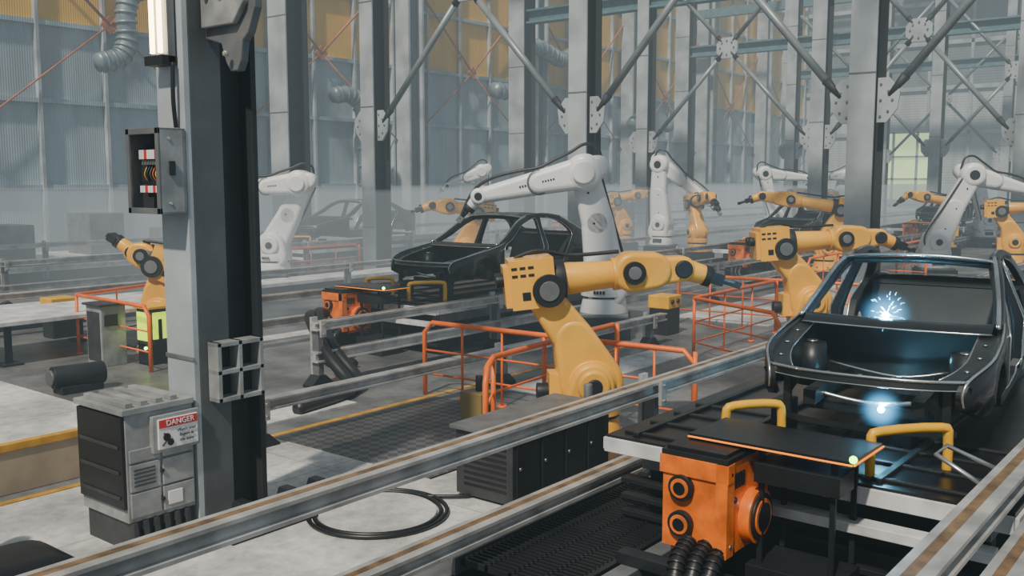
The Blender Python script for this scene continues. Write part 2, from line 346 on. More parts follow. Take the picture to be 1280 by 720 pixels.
# ---------------------------------------------------------------- rails
def rail(x0,x1,y,z,posts,w=.17,h=.14,low=None,name='guide_rail',wear=True):
    mb=MB()
    mb.bx(x0,x1,y-w/2,y+w/2,z-.03,z,RAIL); mb.bx(x0,x1,y-w*.22,y+w*.22,z-h+.03,z-.03,RAIL); mb.bx(x0,x1,y-w/2,y+w/2,z-h,z-h+.03,RAIL)
    if wear:
        mb.bx(x0,x1,y-w*.1,y+w*.22,z,z+.003,RUST)
    if low is not None:
        mb.bx(x0,x1,y-w/2,y+w/2,low-.03,low,RAIL); mb.bx(x0,x1,y-w*.22,y+w*.22,low-h,low-.03,RAIL); mb.bx(x0,x1,y-w/2,y+w/2,low-h-.03,low-h,RAIL)
    for p in posts:
        mb.bx(p-.06,p+.06,y+w/2,y+w/2+.05,.05,z+.06,RAIL); mb.bx(p-.05,p+.05,y-w/2-.04,y-w/2,z-h-.1,z+.02,RAIL)
        mb.bx(p-.05,p+.05,y-.05,y+.08,.03,z-h,GRY)
        for q in (z-.04,z-h-.05): mb.cyl((p,y-w/2-.06,q),(p,y-w/2-.04,q),.02,STL,n=6)
        mb.prism([(p-.22,0),(p+.22,0),(p+.22,.04),(p+.06,.18),(p-.06,.18),(p-.22,.04)],'y',y-.08,y+.14,DRK)
    mb.done(name,bevel=.005)
rail(-1,70,5.24,1.02,(1.2,9.04,13.5,18,22.5,27,35,43,51),w=.2,h=.16)
rail(1,70,4.88,.46,(3.2,),wear=True,w=.2)
rail(1,60,1.34,1.2,(1.5,),w=.2)
rail(1,60,1.10,.95,(1.5,),w=.2)
rail(9.55,80,11.55,1.02,(9.65,14,18.5,23,27.5,32,40,48,56),low=.55)
rail(9.4,80,15.0,1.02,(9.5,14,18.5,23,27.5,32,40),low=.55)
rail(5.9,16.5,9.35,.6,(6.9,11.5,16),wear=False)
rail(10.5,90,24.65,1.2,(10.7,15.5,20.2,25,30,35,40),low=.6)
rail(6,90,20.2,.9,(8,13,18,23.5,30),wear=False)
rail(8,90,29.4,1.3,(9,14,19,24,30,35,40),low=.6)
# ---------------------------------------------------------------- platform + car
def car_mesh(roofed=True):
    mb=MB()
    def hw(x,z):
        h=.92
        if x<.6: h-=.16*((.6-x)/.6)**2
        if x>3.9: h-=.14*((x-3.9)/.8)**2
        if z>.8: h-=.42*(z-.8)
        if z<.35: h-=.04
        return h
    V2=lambda L:[Vector((a,b)) for a,b in L]
    top=cat(V2([(.02,.40),(.0,.52),(.1,.63),(.45,.72),(.95,.80),(1.35,.87),(1.62,.98),(2.0,1.22),(2.3,1.35),(2.65,1.41),(3.1,1.41),(3.5,1.35),(3.85,1.2),(4.15,1.05),(4.5,1.0),(4.68,.9),(4.7,.6),(4.6,.32)]),5)
    arch=lambda cx,r,n=12:[Vector((cx+r*math.cos(math.pi*i/n),.28+r*math.sin(math.pi*i/n))) for i in range(n+1)]
    outline=top+[Vector((4.3,.28))]+arch(3.78,.37)+[Vector((3.3,.18)),Vector((2.6,.17)),Vector((1.35,.18))]+arch(.88,.37)+[Vector((.3,.3))]
    h1=cat(V2([(1.40,.34),(1.38,.6),(1.42,.84),(1.72,.98),(2.08,1.2),(2.35,1.30),(2.64,1.345),(2.66,1.1),(2.63,.7),(2.58,.34),(2.3,.28),(1.7,.28),(1.40,.34)]),4)[:-1]
    h2=cat(V2([(2.74,.34),(2.78,.8),(2.80,1.345),(3.1,1.34),(3.42,1.27),(3.66,1.12),(3.72,.98),(3.5,.78),(3.36,.55),(3.22,.34),(3.0,.28),(2.74,.34)]),4)[:-1]
    for sd in(-1,1):
        bm=bmesh.new(); es=[]
        for loop in(outline,h1,h2):
            vs=[bm.verts.new((p.x,0,p.y)) for p in loop]
            for i in range(len(vs)): es.append(bm.edges.new((vs[i],vs[(i+1)%len(vs)])))
        bmesh.ops.triangle_fill(bm,edges=es,use_beauty=True,normal=(0,-1,0))
        bmesh.ops.subdivide_edges(bm,edges=[e for e in bm.edges if e.calc_length()>.3],cuts=2,use_grid_fill=False)
        bmesh.ops.triangulate(bm,faces=bm.faces)
        bm.verts.index_update(); Vs=[v.co.copy() for v in bm.verts]; Fs=[[v.index for v in f.verts] for f in bm.faces]
        be=[(e.verts[0].index,e.verts[1].index) for e in bm.edges if len(e.link_faces)==1]
        n=len(Vs); bm.free()
        VV=[(p.x,sd*hw(p.x,p.z),p.z) for p in Vs]+[(p.x,sd*(hw(p.x,p.z)-.07),p.z) for p in Vs]
        mb.add(VV,Fs,CAR,True); o=len(mb.v)-2*n
        k=mb.mi(CARI)
        for f in Fs: mb.f.append([o+n+i for i in f]); mb.m.append(k); mb.sm.append(True)
        ke=mb.mi(CAR)
        for a,b in be: mb.f.append([o+a,o+b,o+n+b,o+n+a]); mb.m.append(ke); mb.sm.append(False)
        tp=[(p.x,sd*(hw(p.x,p.y)-.02),p.y+.012) for p in top]
        mb.tube(tp[0:34],.012,EDGE,6); mb.tube(tp[34:],.018,EDGE,6)
        mb.tube([(p.x,sd*(hw(p.x,p.y)+.004),p.y) for p in h1+[h1[0]]],.008,EDGE,5)
        mb.tube([(p.x,sd*(hw(p.x,p.y)+.004),p.y) for p in h2+[h2[0]]],.008,EDGE,5)
        def apr(u,v,sd=sd):
            x=.05+u*1.3; zt=.60+.2*min(1,u*1.2)+.03; y=hw(x,.7)-.06
            if v<.4: return (x,sd*(y-.16*v/.4),zt-.02)
            return (x,sd*(y-.16),zt-.02-(v-.4)/.6*.4)
        mb.grid(apr,12,5,CARI,False)
        ap=[apr(i/12,.4) for i in range(13)]; mb.tube(ap,.007,EDGE,5)
        for i in (2,5,8,11): q=apr(i/12,.2); mb.cyl((q[0],q[1],q[2]),(q[0],q[1],q[2]+.012),.02,EDGE,n=8)
        mb.bx(.05,1.4,sd*.42-.05,sd*.42+.05,.30,.42,CARI)
        mb.cyl((.92,sd*.64,.3),(.92,sd*.64,.68),.15,CARI,.12); mb.cyl((.92,sd*.64,.68),(.92,sd*.64,.70),.05,EDGE)
        mb.tube([(1.30,sd*.83,.86),(1.62,sd*.80,1.0),(2.05,sd*.73,1.25),(2.4,sd*.66,1.36)],.05,CAR,8,5)
        mb.tube([(1.22,sd*.84,.88),(1.60,sd*.795,1.06),(2.02,sd*.72,1.30),(2.4,sd*.655,1.405)],.02,EDGE,8,5)
        mb.tube([(2.7,sd*.86,.3),(2.71,sd*.84,.8),(2.72,sd*.64,1.36)],.045,CARI,8,4)
        mb.grid(lambda u,v,sd=sd:(.02+.16*u+.1*v,sd*(.80-.22*u-.02*v),.58-.14*v),5,4,CARI)
        mb.tube([(2.35,sd*.655,1.36),(2.9,sd*.65,1.40),(3.5,sd*.66,1.34)],.05,CARI,8,4)
    def arc(z,x0,w,bow): return [(x0+bow*(abs(t)**2.6),t*w,z) for t in [i/12-1 for i in range(25)]]
    def strip(z0,z1,x0,w,bow,mat,xs=0):
        mb.grid(lambda u,v:(x0+bow*abs(u*2-1)**2.6+xs*v,(u*2-1)*w,z0+(z1-z0)*v),24,2,mat)
    strip(.545,.61,-.14,.77,.20,CAR,.02); strip(.16,.21,-.06,.70,.18,CARI)
    mb.grid(lambda u,v:(-.12+.2*abs(u*2-1)**2.6+.13*v,(u*2-1)*(.77-.02*v),.61-.015*v),24,2,CARI)
    mb.tube(arc(.61,-.125,.77,.20),.014,EDGE,6); mb.tube(arc(.545,-.14,.77,.20),.006,EDGE,6)
    for y in (-.5,-.25,0,.25,.5): mb.cyl((-.06,y,.603),(-.06,y,.615),.018,EDGE,n=8)
    for y in(-.62,.62): mb.box((.06+.1*abs(y),y,.38),(.05,.06,.38),CARI)
    mb.bx(.35,.42,-.5,.5,.2,.27,CARI)
    mb.tube([(.3,-.42,.36),(.34,0,.30),(.3,.42,.36)],.02,EDGE,6,4); mb.tube([(1.0,-.5,.5),(.9,-.1,.44),(1.0,.5,.5)],.012,EDGE,6,4)
    mb.grid(lambda u,v:(1.36+.04*math.sin(u*math.pi*3)*(1-v),(u*2-1)*.82,.2+.64*v),20,4,CARI)
    mb.grid(lambda u,v:(1.12+.34*v-.08*(1-abs(u*2-1)**2),(u*2-1)*.8,.83+.05*math.sin(v*3)+.03*v),20,6,CAR)
    mb.tube([(1.12-.08*(1-t*t),t*.8,.835) for t in [i/8-1 for i in range(17)]],.009,EDGE,6)
    mb.bx(1.36,4.5,-.85,.85,.19,.22,CARI); mb.bx(1.36,3.6,-.13,.13,.22,.38,CARI)
    for x in (1.9,2.5,3.1): mb.bx(x,x+.12,-.82,.82,.22,.29,CARI)
    mb.tube([(1.62,-.8,.80),(1.6,0,.82),(1.62,.8,.80)],.035,CARI,8,5)
    mb.grid(lambda u,v:(3.55+.25*v,(u*2-1)*.74,.3+.65*v),6,3,CARI)
    mb.grid(lambda u,v:(3.8+.4*v,(u*2-1)*.76,.96+.03*v),6,3,CARI)
    def roof(u,v):
        x=2.22+1.38*u; t=v*2-1; zc=1.345+.075*math.sin(math.pi*(.18+u*.75)); w=.68
        return (x-.1*(1-t*t)*(1-u)*1 ,t*w,zc+.045*(1-t*t)-.01)
    if roofed:
        mb.grid(roof,14,14,CAR); mb.tube([roof(1,v/12) for v in range(13)],.014,EDGE,6)
    else: mb.grid(lambda u,v:roof(u*.08,v),2,14,CAR)
    mb.tube([roof(0,v/12) for v in range(13)],.018,EDGE,6)
    mb.tube([(2.3,-.66,1.33),(2.28,0,1.36),(2.3,.66,1.33)],.03,CARI,8,4)
    mb.grid(lambda u,v:(4.15+.5*v,(u*2-1)*(.80-.05*v),1.02-.03*v+.03*(1-(u*2-1)**2)),12,4,CAR)
    mb.grid(lambda u,v:(4.66+.04*math.sin(v*3),(u*2-1)*.78,.3+.69*v),12,5,CAR)
    return mb.mesh('car_body')
CARM=car_mesh(); CARO=car_mesh(False)
def place_car(x,y,z,sc=1.04,yaw=0,me=None):
    return put('car_body_shell',me or CARM,(x,y,z),yaw,0,scale=sc)

def platform(x0,x1,y0,y1,z):
    mb=MB(); mb.bx(x0,x1,y0,y1,z-.10,z,PLT); mb.bx(x0-.03,x0,y0,y1,z-.15,z-.02,WED); mb.bx(x0,x1,y0-.03,y0,z-.14,z-.03,WED); mb.bx(x0,x1,y1,y1+.03,z-.14,z-.03,WED)
    for k in range(5): mb.bx(x0+.1,x1,y0+.25+k*(y1-y0-.5)/4-.03,y0+.25+k*(y1-y0-.5)/4+.03,z,z+.035,DRK)
    for k in range(4): mb.bx(x0+.15+k*.45,x0+.2+k*.45,y0+.1,y1-.1,z,z+.025,DRK)
    mb.bx(x0+.3,x1,y0+.2,y0+.4,z-.35,z-.1,GRY); mb.bx(x0+.3,x1,y1-.4,y1-.2,z-.35,z-.1,GRY)
    mb.bx(x0-.12,x0+.05,y0+.1,y1-1.5,z-.36,z-.28,WED)
    for k in range(3): mb.bx(x0+.1,x0+.25,y0+.1,y1-.1,z-.45-k*.15,z-.40-k*.15,DRK)
    for x in (x0+.5,x0+2.5,x1-.5):
        for y in (y0+.3,y1-.3): mb.bx(x-.08,x+.08,y-.08,y+.08,0,z-.3,DRK)
    mb.bx(x0+.6,x1-.6,y0+.6,y1-.6,0,z-.3,DRK)
    for xx in (x0+1.2,x1-1.6):
        for yy in ((y0+y1)/2-.55,(y0+y1)/2+.55): mb.bx(xx,xx+.25,yy-.08,yy+.08,z,z+.26,DRK)
    mb.done('assembly_skid_platform',bevel=.006)
def bracket(x,y,z,L=.5,h=.34,yaw=0):
    mb=MB(); mb.tube([(-L/2,0,0),(-L/2,0,h-.07),(-L/2+.07,0,h),(L/2-.07,0,h),(L/2,0,h-.07),(L/2,0,0)],.038,YBR,10,3)
    for s in(-1,1): mb.bx(s*L/2-.07,s*L/2+.07,-.07,.07,0,.02,DRK)
    mb.done('yellow_guard_bracket',(x,y,z),yaw,bevel=.003)
def driveunit(dx,dy,dz=0):
    mb=MB(); x0,x1,y0,y1,z0,z1=6.3,6.98,3.02,3.55,.37,1.17
    mb.bx(x0,x1,y0,y1,z0+.05,z1-.04,ORB); mb.bx(x0+.05,x1-.05,y0+.05,y1-.05,z0,z0+.05,ORB)
    mb.bx(x0-.02,x0+.08,y0-.02,y1+.02,z1-.18,z1-.04,ORB); mb.bx(x0-.02,x0+.1,y0-.015,y0+.08,z0+.05,z1-.04,ORB)
    mb.bx(x1-.1,x1+.015,y0-.015,y0+.08,z0+.05,z1-.04,ORB)
    for z in (.62,.9):
        mb.cyl((x0-.05,3.38,z),(x0,3.38,z),.10,DRK); mb.cyl((x0-.06,3.38,z),(x0-.05,3.38,z),.075,ORB,n=20); mb.cyl((x0-.065,3.38,z),(x0-.06,3.38,z),.05,BLK,n=20)
    mb.cyl((6.70,y0-.09,.66),(6.70,y0,.66),.21,ORB,n=32); mb.cyl((6.70,y0-.11,.66),(6.70,y0-.09,.66),.18,DRK,n=32); mb.cyl((6.70,y0-.12,.66),(6.70,y0-.11,.66),.14,ORB,n=32); mb.cyl((6.70,y0-.125,.66),(6.70,y0-.12,.66),.11,BLK,n=32)
    for k in range(4): mb.bx(x0+.1+k*.05,x0+.13+k*.05,y0-.012,y0,.92,1.04,DRK)
    mb.cyl((6.42,y0-.02,.84),(6.42,y0,.84),.025,DRK,n=10)
    mb.bx(x0-.01,x1+.01,y0-.01,y1+.01,z1-.04,z1,DRK)
    mb.bx(x0+.02,x0+.45,y0+.02,y1-.02,z1,z1+.03,BLK)
    for sx in (x0+.05,x1-.05):
        for sz in (.5,1.05): mb.cyl((sx,y0-.02,sz),(sx,y0,sz),.018,STL,n=8)
    mb.bx(6.35,6.9,3.2,3.5,0,.37,DRK)
    for k,(a,b) in enumerate(((0,0),(.18,.05),(.36,-.02))):
        pts=[(6.25+a*.5,3.3-a*.6,.50-.03*k),(6.05+a*.4,3.28-a*.6,.40),(5.9+a*.4,3.2-a*.5,.2),(5.7+a,2.9-a*.3,.08),(5.4+a,2.4,.08),(5.2+a,1.9+b,.08)]
        mb.tube(pts,.06,BLK,10,6)
        P=cat([Vector(p) for p in pts],10)
        for i in range(0,len(P)-1,2): d=(P[i+1]-P[i]).normalized()*.012; mb.cyl(P[i]-d,P[i]+d,.072,BLK,n=10)
    mb.done('orange_drive_motor',(dx,dy,dz),0,bevel=.012)
    mb=MB(); mb.bx(6.56,7.2,2.2,3.48,1.205,1.245,PLT); mb.bx(6.545,6.56,2.2,3.48,1.215,1.228,LEDO); mb.bx(6.56,7.2,2.185,2.2,1.215,1.228,LEDO)
    for y in (2.35,2.9): mb.bx(6.66,6.7,y,y+.04,.3,1.2,DRK); mb.bx(7.1,7.14,y,y+.04,.3,1.2,DRK)
    mb.bx(6.6,6.9,2.3,2.95,.95,1.1,DRK)
    mb.bx(6.6,7.1,2.3,3.0,0,.3,DRK)
    mb.sph((6.56,2.2,1.265),.028,LEDG); mb.done('sensor_tray',(dx,dy,dz),0,bevel=.004)
    bracket(7.62+dx,3.42+dy,.92+dz,.52,.36,-38)
    bracket(7.60+dx,2.12+dy,.92+dz,.68,.36,-38)
# line A
platform(7.15,14.2,1.28,4.62,.92)
place_car(7.93,2.62,.97,1.04,6,CARO)
driveunit(0,0)
mb=MB(); mb.tube([(7.3,1.5,.93),(7.22,1.5,1.05),(7.3,1.85,1.2),(7.6,1.85,1.2),(7.7,1.5,1.05),(7.7,1.5,.93)],.018,STL,8); mb.done('lift_handle',bevel=0)
# line B
for k,(x) in enumerate((13.35,30.2,48.5)):
    platform(x-.8,x+6.2,11.75,14.8,.92); place_car(x,12.95,1.0); driveunit(x-7.95,10.3)
for k,(x) in enumerate((21.3,39)):
    platform(x-.8,x+6.2,24.9,27.8,.92); place_car(x,26.4,1.0); driveunit(x-7.95,23.8)
# arc, sparks, and a self-glowing volume added as the halo
def glow_halo(p,r,st):
    mb=MB(); mb.sph((0,0,0),r,GRY,24); o=mb.done('weld_fume',p,bevel=0)
    m=D.materials.new('weld_fume_volume'); m.use_nodes=True; nt=m.node_tree; nt.nodes.clear(); N=nt.nodes; L=nt.links
    out=N.new('ShaderNodeOutputMaterial'); em=N.new('ShaderNodeEmission'); em.inputs['Color'].default_value=(.12,.55,1,1)
    tc=N.new('ShaderNodeTexCoord'); ln=N.new('ShaderNodeVectorMath'); ln.operation='LENGTH'; L.new(tc.outputs['Object'],ln.inputs[0])
    mr=N.new('ShaderNodeMapRange'); mr.interpolation_type='SMOOTHERSTEP'; mr.inputs['From Min'].default_value=0; mr.inputs['From Max'].default_value=r; mr.inputs['To Min'].default_value=1; mr.inputs['To Max'].default_value=0
    L.new(ln.outputs['Value'],mr.inputs['Value']); pw=N.new('ShaderNodeMath'); pw.operation='POWER'; pw.inputs[1].default_value=2.2; L.new(mr.outputs['Result'],pw.inputs[0])
    ml=N.new('ShaderNodeMath'); ml.operation='MULTIPLY'; ml.inputs[1].default_value=st; L.new(pw.outputs[0],ml.inputs[0]); L.new(ml.outputs[0],em.inputs['Strength']); L.new(em.outputs[0],out.inputs['Volume'])
    o.data.materials.clear(); o.data.materials.append(m)
def arc_or_reflection(p,n,seed,en,r,fr,fs):
    random.seed(seed); mb=MB(); mb.sph(p,r,WELDREF)
    for i in range(n):
        a=random.uniform(0,2*math.pi); e=random.uniform(-.9,1.2); L=random.uniform(.015,.06); d=Vector((math.cos(a)*math.cos(e),math.sin(a)*math.cos(e),math.sin(e)))
        q=Vector(p)+d*(.02+.2*random.random()**1.3); m1=q+d*L*.5; m2=q+d*L+Vector((0,0,-.3*L)); mb.tube([q,m1,m2],.002,SPK,4)
    mb.done('sparks_or_reflection_glow',bevel=0); glow_halo(p,fr,fs)
    l=D.lights.new('arc_or_reflection_light','POINT'); l.energy=en; l.color=(.2,.68,1); l.shadow_soft_size=.05; o=D.objects.new('arc_or_reflection_light',l); o.location=(p[0],p[1],p[2]+.08); SC.collection.objects.link(o)
arc_or_reflection((9.5,2.93,1.89),75,3,130,.035,.36,13); arc_or_reflection((8.25,2.55,1.25),0,5,30,.03,.26,22)  # second call: glowing ball, halo and lamp added for a reflected arc
# ---------------------------------------------------------------- robots
def yellow_robot(loc,yaw,E=(-.8,1.95),W=(1.1,2.08),T=(1.62,1.93),ped=0,S=(0,.72)):
    mb=MB(); Z=Vector((0,ped)); S=Vector(S)+Z; E=Vector(E)+Z; W=Vector(W)+Z; T=Vector(T)+Z
    if ped: mb.bx(-.5,.5,-.5,.5,0,ped,DRK)
    mb.cyl((0,0,ped),(0,0,ped+.09),.50,YEL,.48,32)
    for k in range(8): a=k*math.pi/4; mb.cyl((.44*math.cos(a),.44*math.sin(a),ped+.09),(.44*math.cos(a),.44*math.sin(a),ped+.12),.03,DRK,n=6)
    mb.cyl((0,0,ped+.09),(0,0,ped+.30),.40,YEL,.35,32); mb.cyl((0,0,ped+.30),(0,0,ped+.34),.37,DRK,.37,32); mb.cyl((0,0,ped+.34),(0,0,ped+.5),.39,YEL,.37,32)
    mb.hull((S.x,S.y),.27,(S.x-.05,S.y-.25),.3,-.32,.32,.05,YEL)
    mb.disc(S,.2,-.38,.38,.04,YEL); mb.bx(-.52,-.2,-.16,.16,ped+.45,ped+.85,YEL); mb.cyl((-.5,0,ped+.6),(-.66,0,ped+.6),.11,DRK)
    d=E-S; n=Vector((-d.y,d.x)).normalized(); mid=S+d*.42-n*.09
    mb.hull(S,.40,mid,.25,-.21,.21,.07,YEL); mb.hull(mid,.25,E,.19,-.19,.19,.06,YEL)
    mb.disc(S,.30,-.235,.235,.02,YEL); mb.disc(S,.10,-.40,.40,.02,DRK)
    for k in range(10):
        a=k*math.pi/5
        for y in(-.245,.245): mb.cyl((S.x+.25*math.cos(a),y-.01,S.y+.25*math.sin(a)),(S.x+.25*math.cos(a),y+.01,S.y+.25*math.sin(a)),.018,DRK,n=6)
    f=(W-E).normalized(); g=Vector((-f.y,f.x));
    if g.y<0: g=-g
    ang=math.atan2(f.y,f.x); rot=Matrix.Rotation(-ang,3,'Y')
    def P(a,b,y=0): q=E+f*a+g*b; return (q.x,y,q.y)
    mb.box(P(-.03,.04),(.54,.56,.60),YEL,rot); mb.box(P(-.28,.02),(.18,.46,.5),YEL,rot)
    mb.cyl(P(-.36,.1,-.1),P(-.46,.1,-.1),.08,DRK); mb.cyl(P(-.36,.1,.1),P(-.46,.1,.1),.08,DRK)
    for s in(-1,1):
        mb.cyl(P(.15,-.06,s*.27),P(.15,-.06,s*.33),.20,DRK); mb.cyl(P(.15,-.06,s*.33),P(.15,-.06,s*.35),.12,GRY)
        for i in range(2):
            for j in range(3): mb.box(P(-.24+j*.1,.24-i*.09,s*.282),(.07,.01,.035),DRK,rot)
        mb.box(P(-.12,-.10,s*.282),(.10,.01,.10),DRK,rot)
    L=(W-E).length
    mb.cyl(P(.22,.03),P(.38,.03),.25,DRK); mb.cyl(P(.38,.03),P(L*.56,.02),.20,YEL,.165)
    mb.cyl(P(L*.53,.02),P(L*.60,.02),.20,YEL)
    a=E+f*L*.66+g*.03; b=E+f*L*.80+g*.02; mb.hull(a,.245,b,.22,-.2,.2,.06,YEL)
    for s in(-1,1): mb.cyl((a.x,s*.2,a.y),(a.x,s*.26,a.y),.14,DRK); mb.cyl((a.x,s*.26,a.y),(a.x,s*.275,a.y),.08,GRY)
    p=E+f*L*.80; mb.hull(p,.18,W,.155,-.15,.15,.05,YEL); mb.disc(W,.11,-.19,.19,.02,DRK)
    h=(T-W).normalized()
    mb.cyl((W.x,0,W.y),(W.x+h.x*.3,0,W.y+h.y*.3),.14,YEL,.12); e=W+h*.3; mb.cyl((e.x,0,e.y),(e.x+h.x*.09,0,e.y+h.y*.09),.13,DRK)
    r2=Matrix.Rotation(-math.atan2(h.y,h.x),3,'Y'); e=W+h*.45; mb.box((e.x,0,e.y),(.16,.28,.14),DRK,r2)
    for s in(-1,1):
        a=W+h*.48; b=T+h*.1; mb.box(((a.x+b.x)/2,s*.09,(a.y+b.y)/2),((b-a).length,.04,.07),DRK,r2); mb.box((b.x,s*.065,b.y),(.08,.07,.08),DRK,r2)
        mb.box(((a.x+b.x)/2,s*.115,(a.y+b.y)/2+.02),((b-a).length*.6,.012,.03),GRY,r2)
    mb.tube([P(-.2,.34,.08),P(.1,.40,.1),P(.5,.30,.12),P(L*.6,.28,.1)],.026,DRK,8,6)
    mb.done('yellow_welding_robot_arm',loc,yaw,bevel=.022,seg=3)
def white_robot(loc,yaw,E,W,T,ped=.3,S=(0,.85),sc=1.,B=1.):
    mb=MB(); Z=Vector((0,ped)); S=Vector(S)+Z; E=Vector(E)+Z; W=Vector(W)+Z; T=Vector(T)+Z
    mb.bx(-.55,.55,-.55,.55,0,ped,DRK); mb.bx(-.5,.5,-.5,.5,ped,ped+.06,GRY)
    mb.cyl((0,0,ped+.06),(0,0,ped+.36),.50,WHT,.43,36); mb.cyl((0,0,ped+.36),(0,0,ped+.40),.44,DRK,.44,36); mb.cyl((0,0,ped+.40),(0,0,ped+.62),.48,WHT,.44,36)
    mb.hull(S,.40,(S.x-.05,S.y-.3),.42,-.38,.38,.12,WHT); mb.disc(S,.27,-.46,.46,.06,WHT); mb.disc(S,.1,-.475,.475,.01,DRK)
    mb.bx(-.18,.18,-.5,-.40,ped+.15,ped+.3,DRK)
    for k in range(4): mb.box((.40*math.cos(1.1+k*.16)+.0,.52*math.sin(1.1+k*.16),ped+.5),(.05,.02,.07),SGB,Matrix.Rotation(1.1+k*.16-math.pi/2,3,'Z'))
    d=E-S; n=Vector((-d.y,d.x)).normalized(); mid=S+d*.5+n*.06
    mb.hull(S,.41,mid,.33,-.30,.16,.13,WHT); mb.hull(mid,.33,E,.28,-.28,.16,.12,WHT)
    mb.disc(E,.38,-.32,.46,.15,WHT); mb.disc(E,.15,-.335,-.28,.01,DRK); mb.disc(E,.23,.44,.52,.03,WHT)
    f=(W-E).normalized(); g=Vector((-f.y,f.x)); L=(W-E).length
    if g.y<0: g=-g
    p=E+f*L*.42; mb.hull(E,.33,p,.25,-.04,.44,.14,WHT); mb.hull(p,.25,W,.155,.03,.37,.12,WHT)
    mb.hull(E-f*.3+g*.05,.23,E,.32,.0,.40,.1,WHT)
    mb.disc(p,.255,.02,.40,.05,GRY)
    mb.disc(W,.17,.01,.39,.07,WHT); mb.disc(W,.08,-.01,.41,.01,DRK)
    h=(T-W).normalized(); mb.cyl((W.x,.2,W.y),(W.x+h.x*.28,.2,W.y+h.y*.28),.14,WHT,.11); e=W+h*.28; mb.cyl((e.x,.2,e.y),(e.x+h.x*.09,.2,e.y+h.y*.09),.12,DRK)
    mb.cyl((e.x,.2,e.y),(T.x,.2,T.y),.05,DRK,.035); r2=Matrix.Rotation(-math.atan2(h.y,h.x),3,'Y'); mb.box((T.x,.2,T.y),(.14,.16,.12),GRY,r2)
    for a in (0.2,.5,.8):
        q=S+d*a
        for y in(-.30,.16): mb.cyl((q.x,y-.012,q.y),(q.x,y+.012,q.y),.025,DRK,n=8)
    for a in(.28,.5):
        q=E+f*L*a; r3=Matrix.Rotation(-math.atan2(f.y,f.x),3,'Y')
        for k in range(5): mb.box((q.x+f.x*k*.055,.442-.06*(a>.4),q.y+f.y*k*.055),(.035,.012,.04),SGB,r3)
    def P(a,b,y): q=E+f*a+g*b; return (q.x,y,q.y)
    mb.tube([P(-.38,.1,-.05),P(-.36,.44,-.05),P(-.12,.56,0),P(.2,.46,.08),P(.25*L,.38,.15),P(.4*L,.30,.2),P(.6*L,.32,.2),P(.85*L,.30,.2),P(1.05*L,.12,.2),(T.x,.25,T.y)],.035,BLK,8,6)
    mb.tube([(S.x-.3,-.3,S.y-.3),(S.x-.40,-.34,S.y+.2),(mid.x-.33,-.32,mid.y),(E.x-.34,-.28,E.y-.1)],.03,BLK,8,6)
    o=mb.done('white_robot_arm',loc,yaw,bevel=.012,seg=2); o.scale=(sc,)*3
yellow_robot((9.75,6.55,0),-47,E=(-.70,1.93),W=(1.12,2.12),T=(1.72,1.94))
yellow_robot((17.3,6.75,0),-50,E=(-.70,1.75),W=(1.25,1.9),T=(1.8,1.7),ped=.25)
yellow_robot((9.95,16.4,0),128,E=(-.1,1.6),W=(.5,1.85),T=(.85,2.1),ped=.0)
yellow_robot((21.6,19.0,0),135,E=(-.5,1.75),W=(1.0,1.95),T=(1.5,1.8),ped=.5)
yellow_robot((29.5,11.0,0),120,E=(-.5,1.9),W=(2.0,2.3),T=(2.6,2.1),ped=.4)
yellow_robot((43,11.0,0),130,E=(-.4,1.8),W=(1.6,2.2),T=(2.1,1.8),ped=.4)
yellow_robot((36,7.0,0),-70,E=(-.6,1.8),W=(1.2,1.9),T=(1.6,1.6),ped=.4)
yellow_robot((36,22.5,0),-30,E=(-.6,1.8),W=(1.2,2.1),T=(1.8,1.7),ped=.5)
yellow_robot((50,19,0),140,E=(-.5,1.8),W=(1.8,2.1),T=(2.2,1.7),ped=.5)
yellow_robot((33,17.3,0),-130,E=(-.5,1.8),W=(1.2,2.1),T=(1.8,1.7),ped=.5)
white_robot((16.5,10.75,0),122,E=(.42,2.9),W=(2.55,2.42),T=(2.95,1.95),ped=.45)
white_robot((17.3,22.6,0),125,E=(-.85,2.6),W=(1.3,2.4),T=(1.7,2.0),ped=.5)
white_robot((33.6,19.2,0),-82,E=(-.1,3.2),W=(1.9,1.75),T=(2.3,1.3),ped=.6)
white_robot((31.5,8.3,0),-62,E=(.95,2.9),W=(2.6,2.45),T=(3.0,2.0),ped=.45)
white_robot((50,11.0,0),-50,E=(-.5,2.9),W=(1.6,2.7),T=(2.0,2.3),ped=.45)
white_robot((45,19.4,0),-50,E=(-.6,2.9),W=(1.6,2.7),T=(2.0,2.3),ped=.6)
white_robot((60,22.0,0),130,E=(-.6,2.9),W=(1.4,2.7),T=(1.8,2.3),ped=.6)
white_robot((36,31,0),130,E=(-.3,3.0),W=(1.4,2.3),T=(1.8,2.0),ped=.6)
# ---------------------------------------------------------------- fences
def fence(pts,name='orange_safety_railing',h=1.1,mid=True,step=.9):
    mb=MB(); P=[Vector((p[0],p[1],0)) for p in pts]
    def lift(z): return [p+Vector((0,0,z)) for p in P]
    T=lift(h); t=[P[0]+Vector((0,0,0)),P[0]+Vector((0,0,h-.15))]+[T[0]+(T[1]-T[0]).normalized()*.15]+T[1:-1]+[T[-1]+(T[-2]-T[-1]).normalized()*.15,P[-1]+Vector((0,0,h-.15)),P[-1]]
    mb.tube(t,.036,ORF,10)
    if mid:
        for z in (h*.62,h*.3): mb.tube(lift(z),.016,ORF,8)
    for a,b in zip(P,P[1:]):
        n=max(1,int((b-a).length/step))
        for i in range(1,n+1): q=a+(b-a)*i/n; mb.tube([q,q+Vector((0,0,h))],.018 if i<n else .03,ORF,8); mb.cyl(q,q+Vector((0,0,.03)),.07,ORF,n=12)
    mb.done(name,bevel=0)
